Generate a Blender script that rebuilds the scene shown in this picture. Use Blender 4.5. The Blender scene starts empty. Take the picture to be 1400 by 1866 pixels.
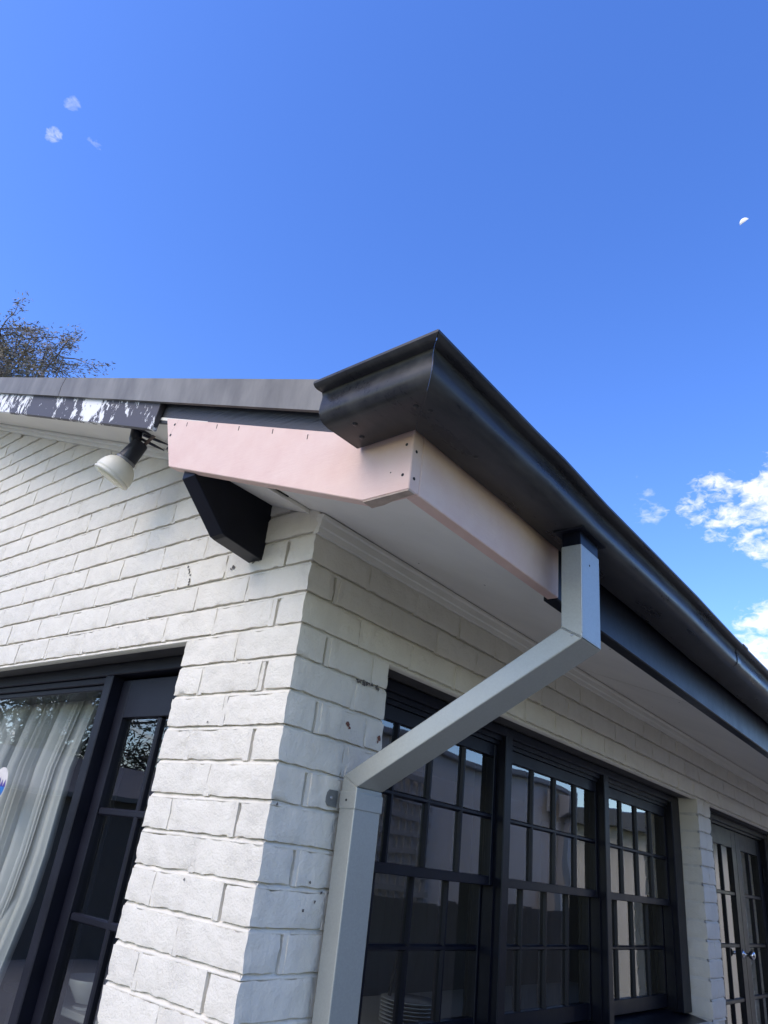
import bpy, bmesh, math, random
from mathutils import Vector, Matrix, noise
random.seed(7)
S = bpy.context.scene
COL = S.collection

# ------------------------------------------------------------------ camera
cam_d = bpy.data.cameras.new('camera')
cam = bpy.data.objects.new('camera', cam_d); COL.objects.link(cam)
_r = Vector((0.78115866, 0.61431395, 0.11139798)); _d = Vector((-0.19562391, 0.41027732, -0.89073218)); _f = Vector((-0.59289327, 0.67401105, 0.44066618))
CAM = Vector((1.31002, -1.22256, -0.18894))
cam.matrix_world = Matrix(((_r.x, -_d.x, -_f.x, CAM.x), (_r.y, -_d.y, -_f.y, CAM.y), (_r.z, -_d.z, -_f.z, CAM.z), (0, 0, 0, 1)))
cam_d.sensor_fit = 'VERTICAL'; cam_d.sensor_height = 24.0; cam_d.lens = 24.0 * 1304.46 / 1866.0
cam_d.clip_start = 0.02; cam_d.clip_end = 20000
S.camera = cam

# ------------------------------------------------------------------ light
SUN = Vector((-0.13, -0.73, 0.67)).normalized()
w = bpy.data.worlds.new('World'); S.world = w; w.use_nodes = True
wt = w.node_tree; wn = wt.nodes; wn.clear()
def wnode(t, **k):
    n = wn.new(t)
    for a, b in k.items(): setattr(n, a, b)
    return n
sky = wnode('ShaderNodeTexSky', sky_type='NISHITA', sun_disc=False)
sky.sun_elevation = math.asin(SUN.z); sky.sun_rotation = math.atan2(SUN.x, SUN.y)
sky.air_density = 1.0; sky.dust_density = 0.5; sky.ozone_density = 2.0
tint = wnode('ShaderNodeHueSaturation'); tint.inputs['Hue'].default_value = .518; tint.inputs['Saturation'].default_value = 1.29; tint.inputs['Value'].default_value = 1.17
wt.links.new(sky.outputs[0], tint.inputs['Color'])
tc = wnode('ShaderNodeTexCoord')
# clouds: wisps that drift across the sky, drawn by direction
cmap = wnode('ShaderNodeMapping'); cmap.inputs['Scale'].default_value = (1.0, 1.0, 1.7)
wt.links.new(tc.outputs['Generated'], cmap.inputs['Vector'])
cn = wnode('ShaderNodeTexNoise'); cn.inputs['Scale'].default_value = 24.0; cn.inputs['Detail'].default_value = 8.0; cn.inputs['Roughness'].default_value = 0.53; cn.inputs['Distortion'].default_value = 0.3
wt.links.new(cmap.outputs[0], cn.inputs['Vector'])
def wmath(op, a, b=None, clamp=False):
    n = wnode('ShaderNodeMath', operation=op); n.use_clamp = clamp
    for i, v in enumerate((a, b)):
        if v is None: continue
        if isinstance(v, (int, float)): n.inputs[i].default_value = v
        else: wt.links.new(v, n.inputs[i])
    return n.outputs[0]
def patch(d, r_in, r_out):
    """1 inside an angular distance r_in (deg) of direction d, falling to 0 at r_out"""
    dt = wnode('ShaderNodeVectorMath', operation='DOT_PRODUCT'); wt.links.new(tc.outputs['Generated'], dt.inputs[0]); dt.inputs[1].default_value = Vector(d).normalized()
    mr = wnode('ShaderNodeMapRange'); mr.inputs['From Min'].default_value = math.cos(math.radians(r_out)); mr.inputs['From Max'].default_value = math.cos(math.radians(r_in))
    mr.interpolation_type = 'SMOOTHSTEP'
    wt.links.new(dt.outputs['Value'], mr.inputs['Value']); return mr.outputs[0]
PATCHES = [((-0.205, 0.870, 0.450), 0.8, 4.4, 1.04, 1.0), ((-0.15, 0.885, 0.44), 2.0, 6.0, 1.04, 1.0), ((-0.160, 0.862, 0.48), .8, 3.6, 0.86, .9), ((-0.160, 0.944, 0.285), 2.0, 7.0, 1.04, 1.0), ((-0.290, 0.836, 0.464), 0.4, 3.4, 0.80, .5),
           ((-0.697, 0.142, 0.703), 0.05, 1.0, .97, .68), ((-0.668, 0.140, 0.731), 0.05, .95, .80, .34), ((-0.677, 0.181, 0.713), 0.05, 1.1, .92, .4),
           ((0.3, -0.85, 0.35), 15, 55, .92, 1.0), ((-0.5, -0.8, 0.3), 10, 40, .9, 1.0), ((-0.87, -0.45, 0.2), 10, 30, .95, 1.0)]
tot = opac = None
for d, a, b, s, op in PATCHES:
    pp = patch(d, a, b); p = wmath('MULTIPLY', pp, s); o_ = wmath('MULTIPLY', wmath('MINIMUM', wmath('MULTIPLY', pp, 3.0), 1.0), op)
    tot = p if tot is None else wmath('MAXIMUM', tot, p); opac = o_ if opac is None else wmath('MAXIMUM', opac, o_)
thr = wmath('SUBTRACT', 0.90, wmath('MULTIPLY', tot, 0.48))
cn2 = wnode('ShaderNodeTexNoise'); cn2.inputs['Scale'].default_value = 75.0; cn2.inputs['Detail'].default_value = 6.0; cn2.inputs['Roughness'].default_value = 0.6; cn2.inputs['Distortion'].default_value = 0.8
wt.links.new(cmap.outputs[0], cn2.inputs['Vector'])
field = wmath('ADD', wmath('MULTIPLY', cn.outputs[0], .66), wmath('MULTIPLY', cn2.outputs[0], .34))
dens = wmath('MULTIPLY', wmath('POWER', wmath('DIVIDE', wmath('SUBTRACT', field, thr), 0.19, True), 1.1), opac)
cmix = wnode('ShaderNodeMixRGB'); wt.links.new(dens, cmix.inputs[0]); wt.links.new(tint.outputs[0], cmix.inputs[1])
cmix.inputs[2].default_value = (4.3, 4.3, 4.4, 1)
bg = wnode('ShaderNodeBackground'); bg.inputs['Strength'].default_value = 0.15
wt.links.new(cmix.outputs[0], bg.inputs['Color'])
wo = wnode('ShaderNodeOutputWorld'); wt.links.new(bg.outputs[0], wo.inputs['Surface'])

sl = bpy.data.lights.new('sun', 'SUN'); sl.energy = 1.1; sl.angle = math.radians(42); sl.color = (1.0, 0.87, 0.71)
so = bpy.data.objects.new('sun', sl); COL.objects.link(so); so.rotation_euler = SUN.to_track_quat('Z', 'Y').to_euler(); so.location = (0, 0, 12)
S.view_settings.view_transform = 'Standard'; S.view_settings.look = 'None'; S.view_settings.gamma = 1; S.view_settings.use_curve_mapping = False
S.view_settings.exposure = 1.05
S.cycles.max_bounces = 8; S.cycles.transparent_max_bounces = 8; S.cycles.caustics_reflective = False; S.cycles.caustics_refractive = False

# ------------------------------------------------------------------ helpers
MATS = {}
def mat(name, col, rough=0.6, metal=0.0, bump=None, vary=None, spec=0.5, coat=0.0, extra=None):
    """procedural Principled material; bump=(scale, strength, distance[, detail]); vary=(scale, amount)"""
    m = bpy.data.materials.new(name); m.use_nodes = True; nt = m.node_tree; b = nt.nodes['Principled BSDF']
    b.inputs['Base Color'].default_value = (*col, 1); b.inputs['Roughness'].default_value = rough; b.inputs['Metallic'].default_value = metal
    b.inputs['Specular IOR Level'].default_value = spec
    if coat: b.inputs['Coat Weight'].default_value = coat
    geo = nt.nodes.new('ShaderNodeNewGeometry')
    pos = geo.outputs['Position']
    if vary:
        n = nt.nodes.new('ShaderNodeTexNoise'); n.inputs['Scale'].default_value = vary[0]; n.inputs['Detail'].default_value = 6; n.inputs['Roughness'].default_value = .62
        nt.links.new(pos, n.inputs['Vector'])
        mr = nt.nodes.new('ShaderNodeMapRange'); mr.inputs['From Min'].default_value = .25; mr.inputs['From Max'].default_value = .75
        mr.inputs['To Min'].default_value = 1 - vary[1]; mr.inputs['To Max'].default_value = 1 + vary[1]
        nt.links.new(n.outputs[0], mr.inputs['Value'])
        mx = nt.nodes.new('ShaderNodeVectorMath'); mx.operation = 'SCALE'; mx.inputs[0].default_value = col
        nt.links.new(mr.outputs[0], mx.inputs['Scale']); nt.links.new(mx.outputs[0], b.inputs['Base Color'])
        rr = nt.nodes.new('ShaderNodeMapRange'); rr.inputs['To Min'].default_value = max(.02, rough - .12); rr.inputs['To Max'].default_value = min(1, rough + .12)
        nt.links.new(n.outputs[0], rr.inputs['Value']); nt.links.new(rr.outputs[0], b.inputs['Roughness'])
    if bump:
        n = nt.nodes.new('ShaderNodeTexNoise'); n.inputs['Scale'].default_value = bump[0]; n.inputs['Detail'].default_value = bump[3] if len(bump) > 3 else 4
        nt.links.new(pos, n.inputs['Vector'])
        bp = nt.nodes.new('ShaderNodeBump'); bp.inputs['Strength'].default_value = bump[1]; bp.inputs['Distance'].default_value = bump[2]
        nt.links.new(n.outputs[0], bp.inputs['Height']); nt.links.new(bp.outputs[0], b.inputs['Normal'])
    MATS[name] = m
    if extra: extra(m, nt, b, pos)
    return m

def tagp(o, label=None, cat=None, group=None, kind=None):
    for k, v in (('label', label), ('category', cat), ('group', group), ('kind', kind)):
        if v: o[k] = v
    return o
WLOC = {}
def link(o, parent=None):
    COL.objects.link(o)
    if parent is not None:
        o.parent = parent
        if parent.name in WLOC: o.matrix_parent_inverse = Matrix.Translation(WLOC[parent.name]).inverted()
    return o
def thing(name, loc, label, cat, group=None):
    e = bpy.data.objects.new(name, None); e.location = loc; e.empty_display_size = .1; COL.objects.link(e)
    WLOC[e.name] = Vector(loc); return tagp(e, label, cat, group)
def obj(name, bm, m, parent=None, smooth=False, **kw):
    me = bpy.data.meshes.new(name); bm.normal_update(); bm.to_mesh(me); bm.free()
    me.materials.append(m)
    if smooth:
        for p in me.polygons: p.use_smooth = True
    o = bpy.data.objects.new(name, me); link(o, parent); return tagp(o, **kw)
def NB(): return bmesh.new()
def box(bm, x0, x1, y0, y1, z0, z1):
    v = [bm.verts.new((x, y, z)) for x in (min(x0, x1), max(x0, x1)) for y in (min(y0, y1), max(y0, y1)) for z in (min(z0, z1), max(z0, z1))]
    for f in ((0, 1, 3, 2), (4, 6, 7, 5), (0, 4, 5, 1), (2, 3, 7, 6), (0, 2, 6, 4), (1, 5, 7, 3)):
        bm.faces.new([v[i] for i in f])
    return v
def bev(bm, w, seg=1):
    bmesh.ops.recalc_face_normals(bm, faces=bm.faces)
    bmesh.ops.bevel(bm, geom=[e for e in bm.edges if e.calc_face_angle(0) > .5], offset=w, segments=seg, affect='EDGES', profile=.6, clamp_overlap=True)
def bbox(x0, x1, y0, y1, z0, z1, w=.002, seg=1):
    bm = NB(); box(bm, x0, x1, y0, y1, z0, z1); bev(bm, w, seg); return bm
def prism(bm, pts, axis, a0, a1):
    """pts 2D polygon in the other two axes (in xyz order), extruded from a0 to a1 along axis"""
    def P(p, a):
        l = list(p); l.insert(axis, a); return l
    A = [bm.verts.new(P(p, a0)) for p in pts]; B = [bm.verts.new(P(p, a1)) for p in pts]
    n = len(pts)
    for i in range(n): bm.faces.new((A[i], A[(i + 1) % n], B[(i + 1) % n], B[i]))
    bm.faces.new(A[::-1]); bm.faces.new(B)
    bmesh.ops.recalc_face_normals(bm, faces=bm.faces)
def tube(bm, pts, rad, n=8, cap=True):
    rings = []
    for i, p in enumerate(pts):
        p = Vector(p); a = Vector(pts[max(0, i - 1)]); b = Vector(pts[min(len(pts) - 1, i + 1)])
        t = (b - a).normalized(); u = t.orthogonal().normalized(); v = t.cross(u)
        r = rad[i] if isinstance(rad, (list, tuple)) else rad
        if rings:   # keep rings aligned
            u = (pu - t * pu.dot(t)).normalized(); v = t.cross(u)
        pu = u
        rings.append([bm.verts.new(p + (u * math.cos(2 * math.pi * k / n) + v * math.sin(2 * math.pi * k / n)) * r) for k in range(n)])
    for i in range(len(rings) - 1):
        for k in range(n): bm.faces.new((rings[i][k], rings[i][(k + 1) % n], rings[i + 1][(k + 1) % n], rings[i + 1][k]))
    if cap: bm.faces.new(rings[0][::-1]); bm.faces.new(rings[-1])
def lathe(bm, o, ax, prof, n=28):
    o = Vector(o); ax = Vector(ax).normalized(); u = ax.orthogonal().normalized(); v = ax.cross(u); rings = []
    for t, r in prof:
        if r < 1e-5: rings.append([bm.verts.new(o + ax * t)])
        else: rings.append([bm.verts.new(o + ax * t + (u * math.cos(2 * math.pi * k / n) + v * math.sin(2 * math.pi * k / n)) * r) for k in range(n)])
    for a, b in zip(rings, rings[1:]):
        for k in range(n):
            q = [a[k % len(a)], a[(k + 1) % len(a)], b[(k + 1) % len(b)], b[k % len(b)]]
            s = []
            for x in q:
                if x not in s: s.append(x)
            if len(s) > 2: bm.faces.new(s)
    bmesh.ops.recalc_face_normals(bm, faces=bm.faces)

def disc(name, p, n, r, m, par, h=.0012):
    bm = NB(); lathe(bm, Vector(p) - Vector(n) * .002, n, [(0, 0), (0, r), (.002 + h * .5, r), (.002 + h, r * .7), (.002 + h, 0)], 10); obj(name, bm, m, par)

# ------------------------------------------------------------------ materials
def brick_extra(m, nt, b, pos):
    # thick brushed-over masonry paint: fine orange peel + torn rough patches + drips, a little dirt
    L = nt.links; N = nt.nodes
    f = N.new('ShaderNodeTexNoise'); f.inputs['Scale'].default_value = 190; f.inputs['Detail'].default_value = 3
    g = N.new('ShaderNodeTexNoise'); g.inputs['Scale'].default_value = 34; g.inputs['Detail'].default_value = 6; g.inputs['Roughness'].default_value = .6
    k = N.new('ShaderNodeTexNoise'); k.inputs['Scale'].default_value = 7.5; k.inputs['Detail'].default_value = 3
    vo = N.new('ShaderNodeTexNoise'); vo.inputs['Scale'].default_value = 95; vo.inputs['Detail'].default_value = 5; vo.inputs['Roughness'].default_value = .7; vo.inputs['Distortion'].default_value = .8
    for n in (f, g, k, vo): L.new(pos, n.inputs['Vector'])
    def mth(op, a, c, clamp=False):
        n = N.new('ShaderNodeMath'); n.operation = op; n.use_clamp = clamp
        for i, v in enumerate((a, c)):
            if isinstance(v, (int, float)): n.inputs[i].default_value = v
            else: L.new(v, n.inputs[i])
        return n.outputs[0]
    msk = mth('DIVIDE', mth('SUBTRACT', k.outputs[0], .52), .12, True)
    rid = mth('SUBTRACT', 1.0, mth('MULTIPLY', mth('ABSOLUTE', mth('SUBTRACT', vo.outputs[0], .5), 0), 7.0), True)     # thin ridges of torn paint
    h = mth('ADD', mth('MULTIPLY', f.outputs[0], .30), mth('ADD', mth('MULTIPLY', g.outputs[0], .9), mth('MULTIPLY', mth('MULTIPLY', rid, msk), .13)))
    bp = N.new('ShaderNodeBump'); bp.inputs['Strength'].default_value = .80; bp.inputs['Distance'].default_value = .0060
    L.new(h, bp.inputs['Height']); L.new(bp.outputs[0], b.inputs['Normal'])
    # dirt specks
    dn = N.new('ShaderNodeTexNoise'); dn.inputs['Scale'].default_value = 26; dn.inputs['Detail'].default_value = 8; dn.inputs['Roughness'].default_value = .75; L.new(pos, dn.inputs['Vector'])
    dm = mth('DIVIDE', mth('SUBTRACT', dn.outputs[0], .65), .10, True)
    oi = N.new('ShaderNodeObjectInfo')
    hv = N.new('ShaderNodeMapRange'); hv.inputs['To Min'].default_value = .965; hv.inputs['To Max'].default_value = 1.02; L.new(oi.outputs['Random'], hv.inputs['Value'])
    base = N.new('ShaderNodeVectorMath'); base.operation = 'SCALE'; base.inputs[0].default_value = (.70, .655, .56); L.new(hv.outputs[0], base.inputs['Scale'])
    # faint weather staining in vertical drifts
    wm = N.new('ShaderNodeMapping'); wm.inputs['Scale'].default_value = (9, 9, 1.6); L.new(pos, wm.inputs['Vector'])
    wn_ = N.new('ShaderNodeTexNoise'); wn_.inputs['Scale'].default_value = 1.3; wn_.inputs['Detail'].default_value = 7; wn_.inputs['Roughness'].default_value = .65; L.new(wm.outputs[0], wn_.inputs['Vector'])
    wr = N.new('ShaderNodeMapRange'); wr.inputs['From Min'].default_value = .42; wr.inputs['From Max'].default_value = .75; wr.inputs['To Max'].default_value = .30; L.new(wn_.outputs[0], wr.inputs['Value'])
    m0 = N.new('ShaderNodeMixRGB'); L.new(wr.outputs[0], m0.inputs[0]); L.new(base.outputs[0], m0.inputs[1]); m0.inputs[2].default_value = (.50, .455, .38, 1)
    mx = N.new('ShaderNodeMixRGB'); L.new(mth('MULTIPLY', dm, .5), mx.inputs[0]); L.new(m0.outputs[0], mx.inputs[1]); mx.inputs[2].default_value = (.30, .27, .23, 1)
    L.new(mx.outputs[0], b.inputs['Base Color'])
M_brick = mat('painted_brick', (.76, .75, .72), .62, extra=brick_extra)
def mortar_extra(m, nt, b, pos):
    N = nt.nodes; L = nt.links
    n = N.new('ShaderNodeTexNoise'); n.inputs['Scale'].default_value = 55; n.inputs['Detail'].default_value = 7; L.new(pos, n.inputs['Vector'])
    bp = N.new('ShaderNodeBump'); bp.inputs['Strength'].default_value = .8; bp.inputs['Distance'].default_value = .004; L.new(n.outputs[0], bp.inputs['Height']); L.new(bp.outputs[0], b.inputs['Normal'])
    d = N.new('ShaderNodeTexNoise'); d.inputs['Scale'].default_value = 9; d.inputs['Detail'].default_value = 9; d.inputs['Roughness'].default_value = .7; L.new(pos, d.inputs['Vector'])
    r = N.new('ShaderNodeValToRGB'); r.color_ramp.elements[0].position = .46; r.color_ramp.elements[0].color = (.66, .63, .565, 1); r.color_ramp.elements[1].position = .74; r.color_ramp.elements[1].color = (.40, .37, .32, 1)
    L.new(d.outputs[0], r.inputs[0]); L.new(r.outputs[0], b.inputs['Base Color'])
M_mortar = mat('painted_mortar', (.7, .69, .66), .75, extra=mortar_extra)
M_soffit = mat('soffit_white_paint', (.75, .72, .645), .6, bump=(45, .2, .003), vary=(3.2, .075))
M_black = mat('black_gloss_timber_paint', (.0055, .0065, .012), .36, bump=(60, .12, .002), vary=(14, .25), spec=.2)
M_blackd = mat('black_satin_timber_paint', (.0075, .008, .014), .42, bump=(40, .2, .002), vary=(9, .3), spec=.25)
M_lintel = mat('dirty_lintel_paint', (.07, .066, .062), .8, bump=(60, .5, .003), vary=(12, .45))
def grain_extra(m, nt, b, pos):
    N = nt.nodes; L = nt.links
    mp = N.new('ShaderNodeMapping'); mp.inputs['Rotation'].default_value = (0, math.radians(21), 0); mp.inputs['Scale'].default_value = (7, 60, 130); L.new(pos, mp.inputs['Vector'])
    n = N.new('ShaderNodeTexNoise'); n.inputs['Scale'].default_value = 1; n.inputs['Detail'].default_value = 4; n.inputs['Distortion'].default_value = .6; L.new(mp.outputs[0], n.inputs['Vector'])
    bp = N.new('ShaderNodeBump'); bp.inputs['Strength'].default_value = .9; bp.inputs['Distance'].default_value = .003; L.new(n.outputs[0], bp.inputs['Height']); L.new(bp.outputs[0], b.inputs['Normal'])
M_grain = mat('rough_black_timber', (.035, .037, .045), .5, extra=grain_extra)
def pink_extra(m, nt, b, pos):
    N = nt.nodes; L = nt.links
    n = N.new('ShaderNodeTexNoise'); n.inputs['Scale'].default_value = 11; n.inputs['Detail'].default_value = 8; n.inputs['Roughness'].default_value = .65; L.new(pos, n.inputs['Vector'])
    r = N.new('ShaderNodeValToRGB'); e = r.color_ramp.elements
    e[0].position = .30; e[0].color = (.67, .455, .375, 1); e[1].position = .66; e[1].color = (.725, .53, .44, 1)
    L.new(n.outputs[0], r.inputs[0])
    mp = N.new('ShaderNodeMapping'); mp.inputs['Scale'].default_value = (9, 9, 55); mp.inputs['Rotation'].default_value = (0, .45, 0); L.new(pos, mp.inputs['Vector'])
    s = N.new('ShaderNodeTexNoise'); s.inputs['Scale'].default_value = 2.4; s.inputs['Detail'].default_value = 9; s.inputs['Roughness'].default_value = .8; L.new(mp.outputs[0], s.inputs['Vector'])
    t = N.new('ShaderNodeMapRange'); t.inputs['From Min'].default_value = .645; t.inputs['From Max'].default_value = .76; t.inputs['To Max'].default_value = .42; L.new(s.outputs[0], t.inputs['Value'])
    mx = N.new('ShaderNodeMixRGB'); L.new(t.outputs[0], mx.inputs[0]); L.new(r.outputs[0], mx.inputs[1]); mx.inputs[2].default_value = (.40, .27, .24, 1)
    L.new(mx.outputs[0], b.inputs['Base Color'])
    bp = N.new('ShaderNodeBump'); bp.inputs['Strength'].default_value = .3; bp.inputs['Distance'].default_value = .003; L.new(s.outputs[0], bp.inputs['Height']); L.new(bp.outputs[0], b.inputs['Normal'])
M_pink = mat('pink_primed_timber', (.72, .53, .47), .55, extra=pink_extra)
M_raw = mat('raw_cut_timber', (.42, .33, .26), .8, bump=(80, .5, .002), vary=(40, .25))
def peel_extra(m, nt, b, pos):
    N = nt.nodes; L = nt.links
    def mth(op, a, c, clamp=False):
        n = N.new('ShaderNodeMath'); n.operation = op; n.use_clamp = clamp
        for i, v in enumerate((a, c)):
            if isinstance(v, (int, float)): n.inputs[i].default_value = v
            else: L.new(v, n.inputs[i])
        return n.outputs[0]
    mp = N.new('ShaderNodeMapping'); mp.inputs['Scale'].default_value = (1.0, 1.0, .55); mp.inputs['Rotation'].default_value = (0, .35, 0); L.new(pos, mp.inputs['Vector'])
    big = N.new('ShaderNodeTexNoise'); big.inputs['Scale'].default_value = 4.6; big.inputs['Detail'].default_value = 2; L.new(mp.outputs[0], big.inputs['Vector'])
    fin = N.new('ShaderNodeTexNoise'); fin.inputs['Scale'].default_value = 34; fin.inputs['Detail'].default_value = 10; fin.inputs['Roughness'].default_value = .7; fin.inputs['Distortion'].default_value = .5; L.new(mp.outputs[0], fin.inputs['Vector'])
    sx = N.new('ShaderNodeSeparateXYZ'); L.new(pos, sx.inputs[0])
    # the wear is worse towards the upper end of the board
    g = N.new('ShaderNodeMapRange'); g.inputs['From Min'].default_value = -2.4; g.inputs['From Max'].default_value = -.5; g.inputs['To Min'].default_value = .462; g.inputs['To Max'].default_value = .553; L.new(sx.outputs[0], g.inputs['Value'])
    h = mth('ADD', mth('MULTIPLY', big.outputs[0], .48), mth('MULTIPLY', fin.outputs[0], .52))
    c = mth('MULTIPLY', mth('SUBTRACT', h, g.outputs[0]), 160, True)
    mx = N.new('ShaderNodeMixRGB'); L.new(c, mx.inputs[0]); mx.inputs[1].default_value = (.060, .053, .058, 1); mx.inputs[2].default_value = (.78, .77, .75, 1); L.new(mx.outputs[0], b.inputs['Base Color'])
    bp = N.new('ShaderNodeBump'); bp.invert = True; bp.inputs['Strength'].default_value = .6; bp.inputs['Distance'].default_value = .002; L.new(c, bp.inputs['Height']); L.new(bp.outputs[0], b.inputs['Normal'])
M_peel = mat('peeling_dark_paint', (.05, .045, .05), .6, extra=peel_extra)
def gut_extra(m, nt, b, pos):
    N = nt.nodes; L = nt.links
    mp = N.new('ShaderNodeMapping'); mp.inputs['Scale'].default_value = (9, 2.2, 9); L.new(pos, mp.inputs['Vector'])
    n = N.new('ShaderNodeTexNoise'); n.inputs['Scale'].default_value = 1.5; n.inputs['Detail'].default_value = 9; n.inputs['Roughness'].default_value = .7; L.new(mp.outputs[0], n.inputs['Vector'])
    r = N.new('ShaderNodeValToRGB'); e = r.color_ramp.elements; e[0].position = .40; e[0].color = (.030, .030, .034, 1); e[1].position = .80; e[1].color = (.085, .083, .080, 1)
    L.new(n.outputs[0], r.inputs[0]); L.new(r.outputs[0], b.inputs['Base Color'])
    q = N.new('ShaderNodeMapRange'); q.inputs['From Min'].default_value = .35; q.inputs['From Max'].default_value = .7; q.inputs['To Min'].default_value = .24; q.inputs['To Max'].default_value = .46; L.new(n.outputs[0], q.inputs['Value']); L.new(q.outputs[0], b.inputs['Roughness'])
    w = N.new('ShaderNodeTexNoise'); w.inputs['Scale'].default_value = 9; w.inputs['Detail'].default_value = 2; L.new(pos, w.inputs['Vector'])
    bp = N.new('ShaderNodeBump'); bp.inputs['Strength'].default_value = .10; bp.inputs['Distance'].default_value = .012; L.new(w.outputs[0], bp.inputs['Height']); L.new(bp.outputs[0], b.inputs['Normal'])
M_gutter = mat('charcoal_painted_steel', (.03, .03, .035), .3, spec=.22, extra=gut_extra)
def cap_extra(m, nt, b, pos):
    N = nt.nodes; L = nt.links
    mp = N.new('ShaderNodeMapping'); mp.inputs['Scale'].default_value = (7, 7, 2.5); mp.inputs['Rotation'].default_value = (0, .7, 0); L.new(pos, mp.inputs['Vector'])
    n = N.new('ShaderNodeTexNoise'); n.inputs['Scale'].default_value = 1.6; n.inputs['Detail'].default_value = 8; n.inputs['Roughness'].default_value = .6; L.new(mp.outputs[0], n.inputs['Vector'])
    r = N.new('ShaderNodeValToRGB'); e = r.color_ramp.elements; e[0].position = .3; e[0].color = (.125, .117, .106, 1); e[1].position = .72; e[1].color = (.245, .232, .208, 1)
    L.new(n.outputs[0], r.inputs[0]); L.new(r.outputs[0], b.inputs['Base Color'])
M_cap = mat('weathered_grey_capping', (.17, .17, .17), .55, spec=.3, extra=cap_extra)
def zinc_extra(m, nt, b, pos):
    N = nt.nodes; L = nt.links
    v = N.new('ShaderNodeTexVoronoi'); v.inputs['Scale'].default_value = 260; L.new(pos, v.inputs['Vector'])
    n = N.new('ShaderNodeTexNoise'); n.inputs['Scale'].default_value = 6; n.inputs['Detail'].default_value = 5; L.new(pos, n.inputs['Vector'])
    r = N.new('ShaderNodeMapRange'); r.inputs['To Min'].default_value = .34; r.inputs['To Max'].default_value = .52; L.new(n.outputs[0], r.inputs['Value']); L.new(r.outputs[0], b.inputs['Roughness'])
    s = N.new('ShaderNodeMapRange'); s.inputs['To Min'].default_value = .94; s.inputs['To Max'].default_value = 1.05; L.new(v.outputs['Color'], s.inputs['Value'])
    c = N.new('ShaderNodeVectorMath'); c.operation = 'SCALE'; c.inputs[0].default_value = (.355, .365, .335); L.new(s.outputs[0], c.inputs['Scale']); L.new(c.outputs[0], b.inputs['Base Color'])
M_zinc = mat('zinc_coated_steel', (.6, .63, .61), .45, metal=.4, extra=zinc_extra)
M_lug = mat('dull_zinc_lug', (.17, .175, .17), .5, metal=.3, vary=(80, .15))
M_screw = mat('screw_steel', (.35, .35, .36), .35, metal=.9, vary=(300, .2))
M_dark = mat('dark_hole', (.012, .011, .010), .8, vary=(200, .3))
M_bulb = mat('cream_lamp_glass', (.66, .63, .53), .5, vary=(30, .04))
M_lens = mat('yellowed_lens', (.62, .60, .42), .25, bump=(220, .25, .002), vary=(60, .06))
M_plast = mat('black_plastic', (.010, .012, .022), .4, vary=(40, .2))
M_ring = mat('grey_ring', (.16, .16, .17), .4, vary=(40, .1))
M_rust = mat('weathered_brown_strip', (.17, .13, .11), .8, bump=(120, .5, .002), vary=(60, .25))
M_rust2 = mat('dark_grime', (.10, .09, .08), .9, vary=(200, .4))
M_clay = mat('bare_clay', (.16, .07, .05), .9, vary=(200, .4))
M_roof = mat('grey_roof_sheet', (.10, .105, .11), .45, metal=.2, vary=(3, .15))
M_curt = mat('sheer_white_curtain', (.66, .65, .62), .8, bump=(400, .15, .001), vary=(20, .04))
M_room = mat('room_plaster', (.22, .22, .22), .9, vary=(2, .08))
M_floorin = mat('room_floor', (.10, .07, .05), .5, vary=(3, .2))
M_bench = mat('bench_laminate', (.30, .30, .29), .4, vary=(6, .08))
M_china = mat('grey_white_china', (.38, .38, .37), .2, vary=(20, .03))
M_bark = mat('grey_brown_bark', (.16, .125, .105), .9, bump=(30, .6, .02), vary=(12, .3))
def leafm(name, c0, c1):
    def ex(m, nt, b, pos):
        N = nt.nodes; L = nt.links
        n = N.new('ShaderNodeTexNoise'); n.inputs['Scale'].default_value = 2.2; n.inputs['Detail'].default_value = 4; L.new(pos, n.inputs['Vector'])
        r = N.new('ShaderNodeValToRGB'); r.color_ramp.elements[0].position = .35; r.color_ramp.elements[0].color = (*c0, 1); r.color_ramp.elements[1].position = .65; r.color_ramp.elements[1].color = (*c1, 1)
        L.new(n.outputs[0], r.inputs[0]); L.new(r.outputs[0], b.inputs['Base Color'])
        b.inputs['Subsurface Weight'].default_value = 0
    return mat(name, c0, .6, extra=ex)
M_leaf = leafm('olive_brown_foliage', (.17, .155, .095), (.27, .21, .165))
M_leaf2 = leafm('dark_green_foliage', (.035, .055, .025), (.07, .09, .04))
M_ground = mat('worn_concrete', (.33, .315, .285), .85, bump=(40, .4, .004), vary=(1.6, .12))
M_path = mat('path_concrete', (.36, .34, .305), .85, bump=(40, .4, .004), vary=(1.6, .15))  # unseen path; tone set for the light it bounces into the side passage
M_lawn = mat('dry_lawn', (.16, .17, .07), .95, bump=(60, .8, .02), vary=(2.5, .25))
M_nwall = mat('pale_grey_render', (.86, .80, .71), .85, bump=(50, .3, .003), vary=(1.5, .06))
M_ncop = mat('grey_gutter_paint', (.30, .30, .31), .5, vary=(5, .06))
M_fence = mat('weathered_grey_fence', (.10, .095, .09), .85, bump=(25, .5, .004), vary=(7, .25))
M_trel = mat('grey_trellis_paint', (.42, .40, .37), .8, vary=(9, .15))
M_cream = mat('cream_render', (.62, .58, .50), .85, bump=(40, .3, .003), vary=(2, .05))
M_moon = mat('pale_moon', (.93, .94, 1.0), 1.0, spec=0, vary=(.012, .06))
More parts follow.
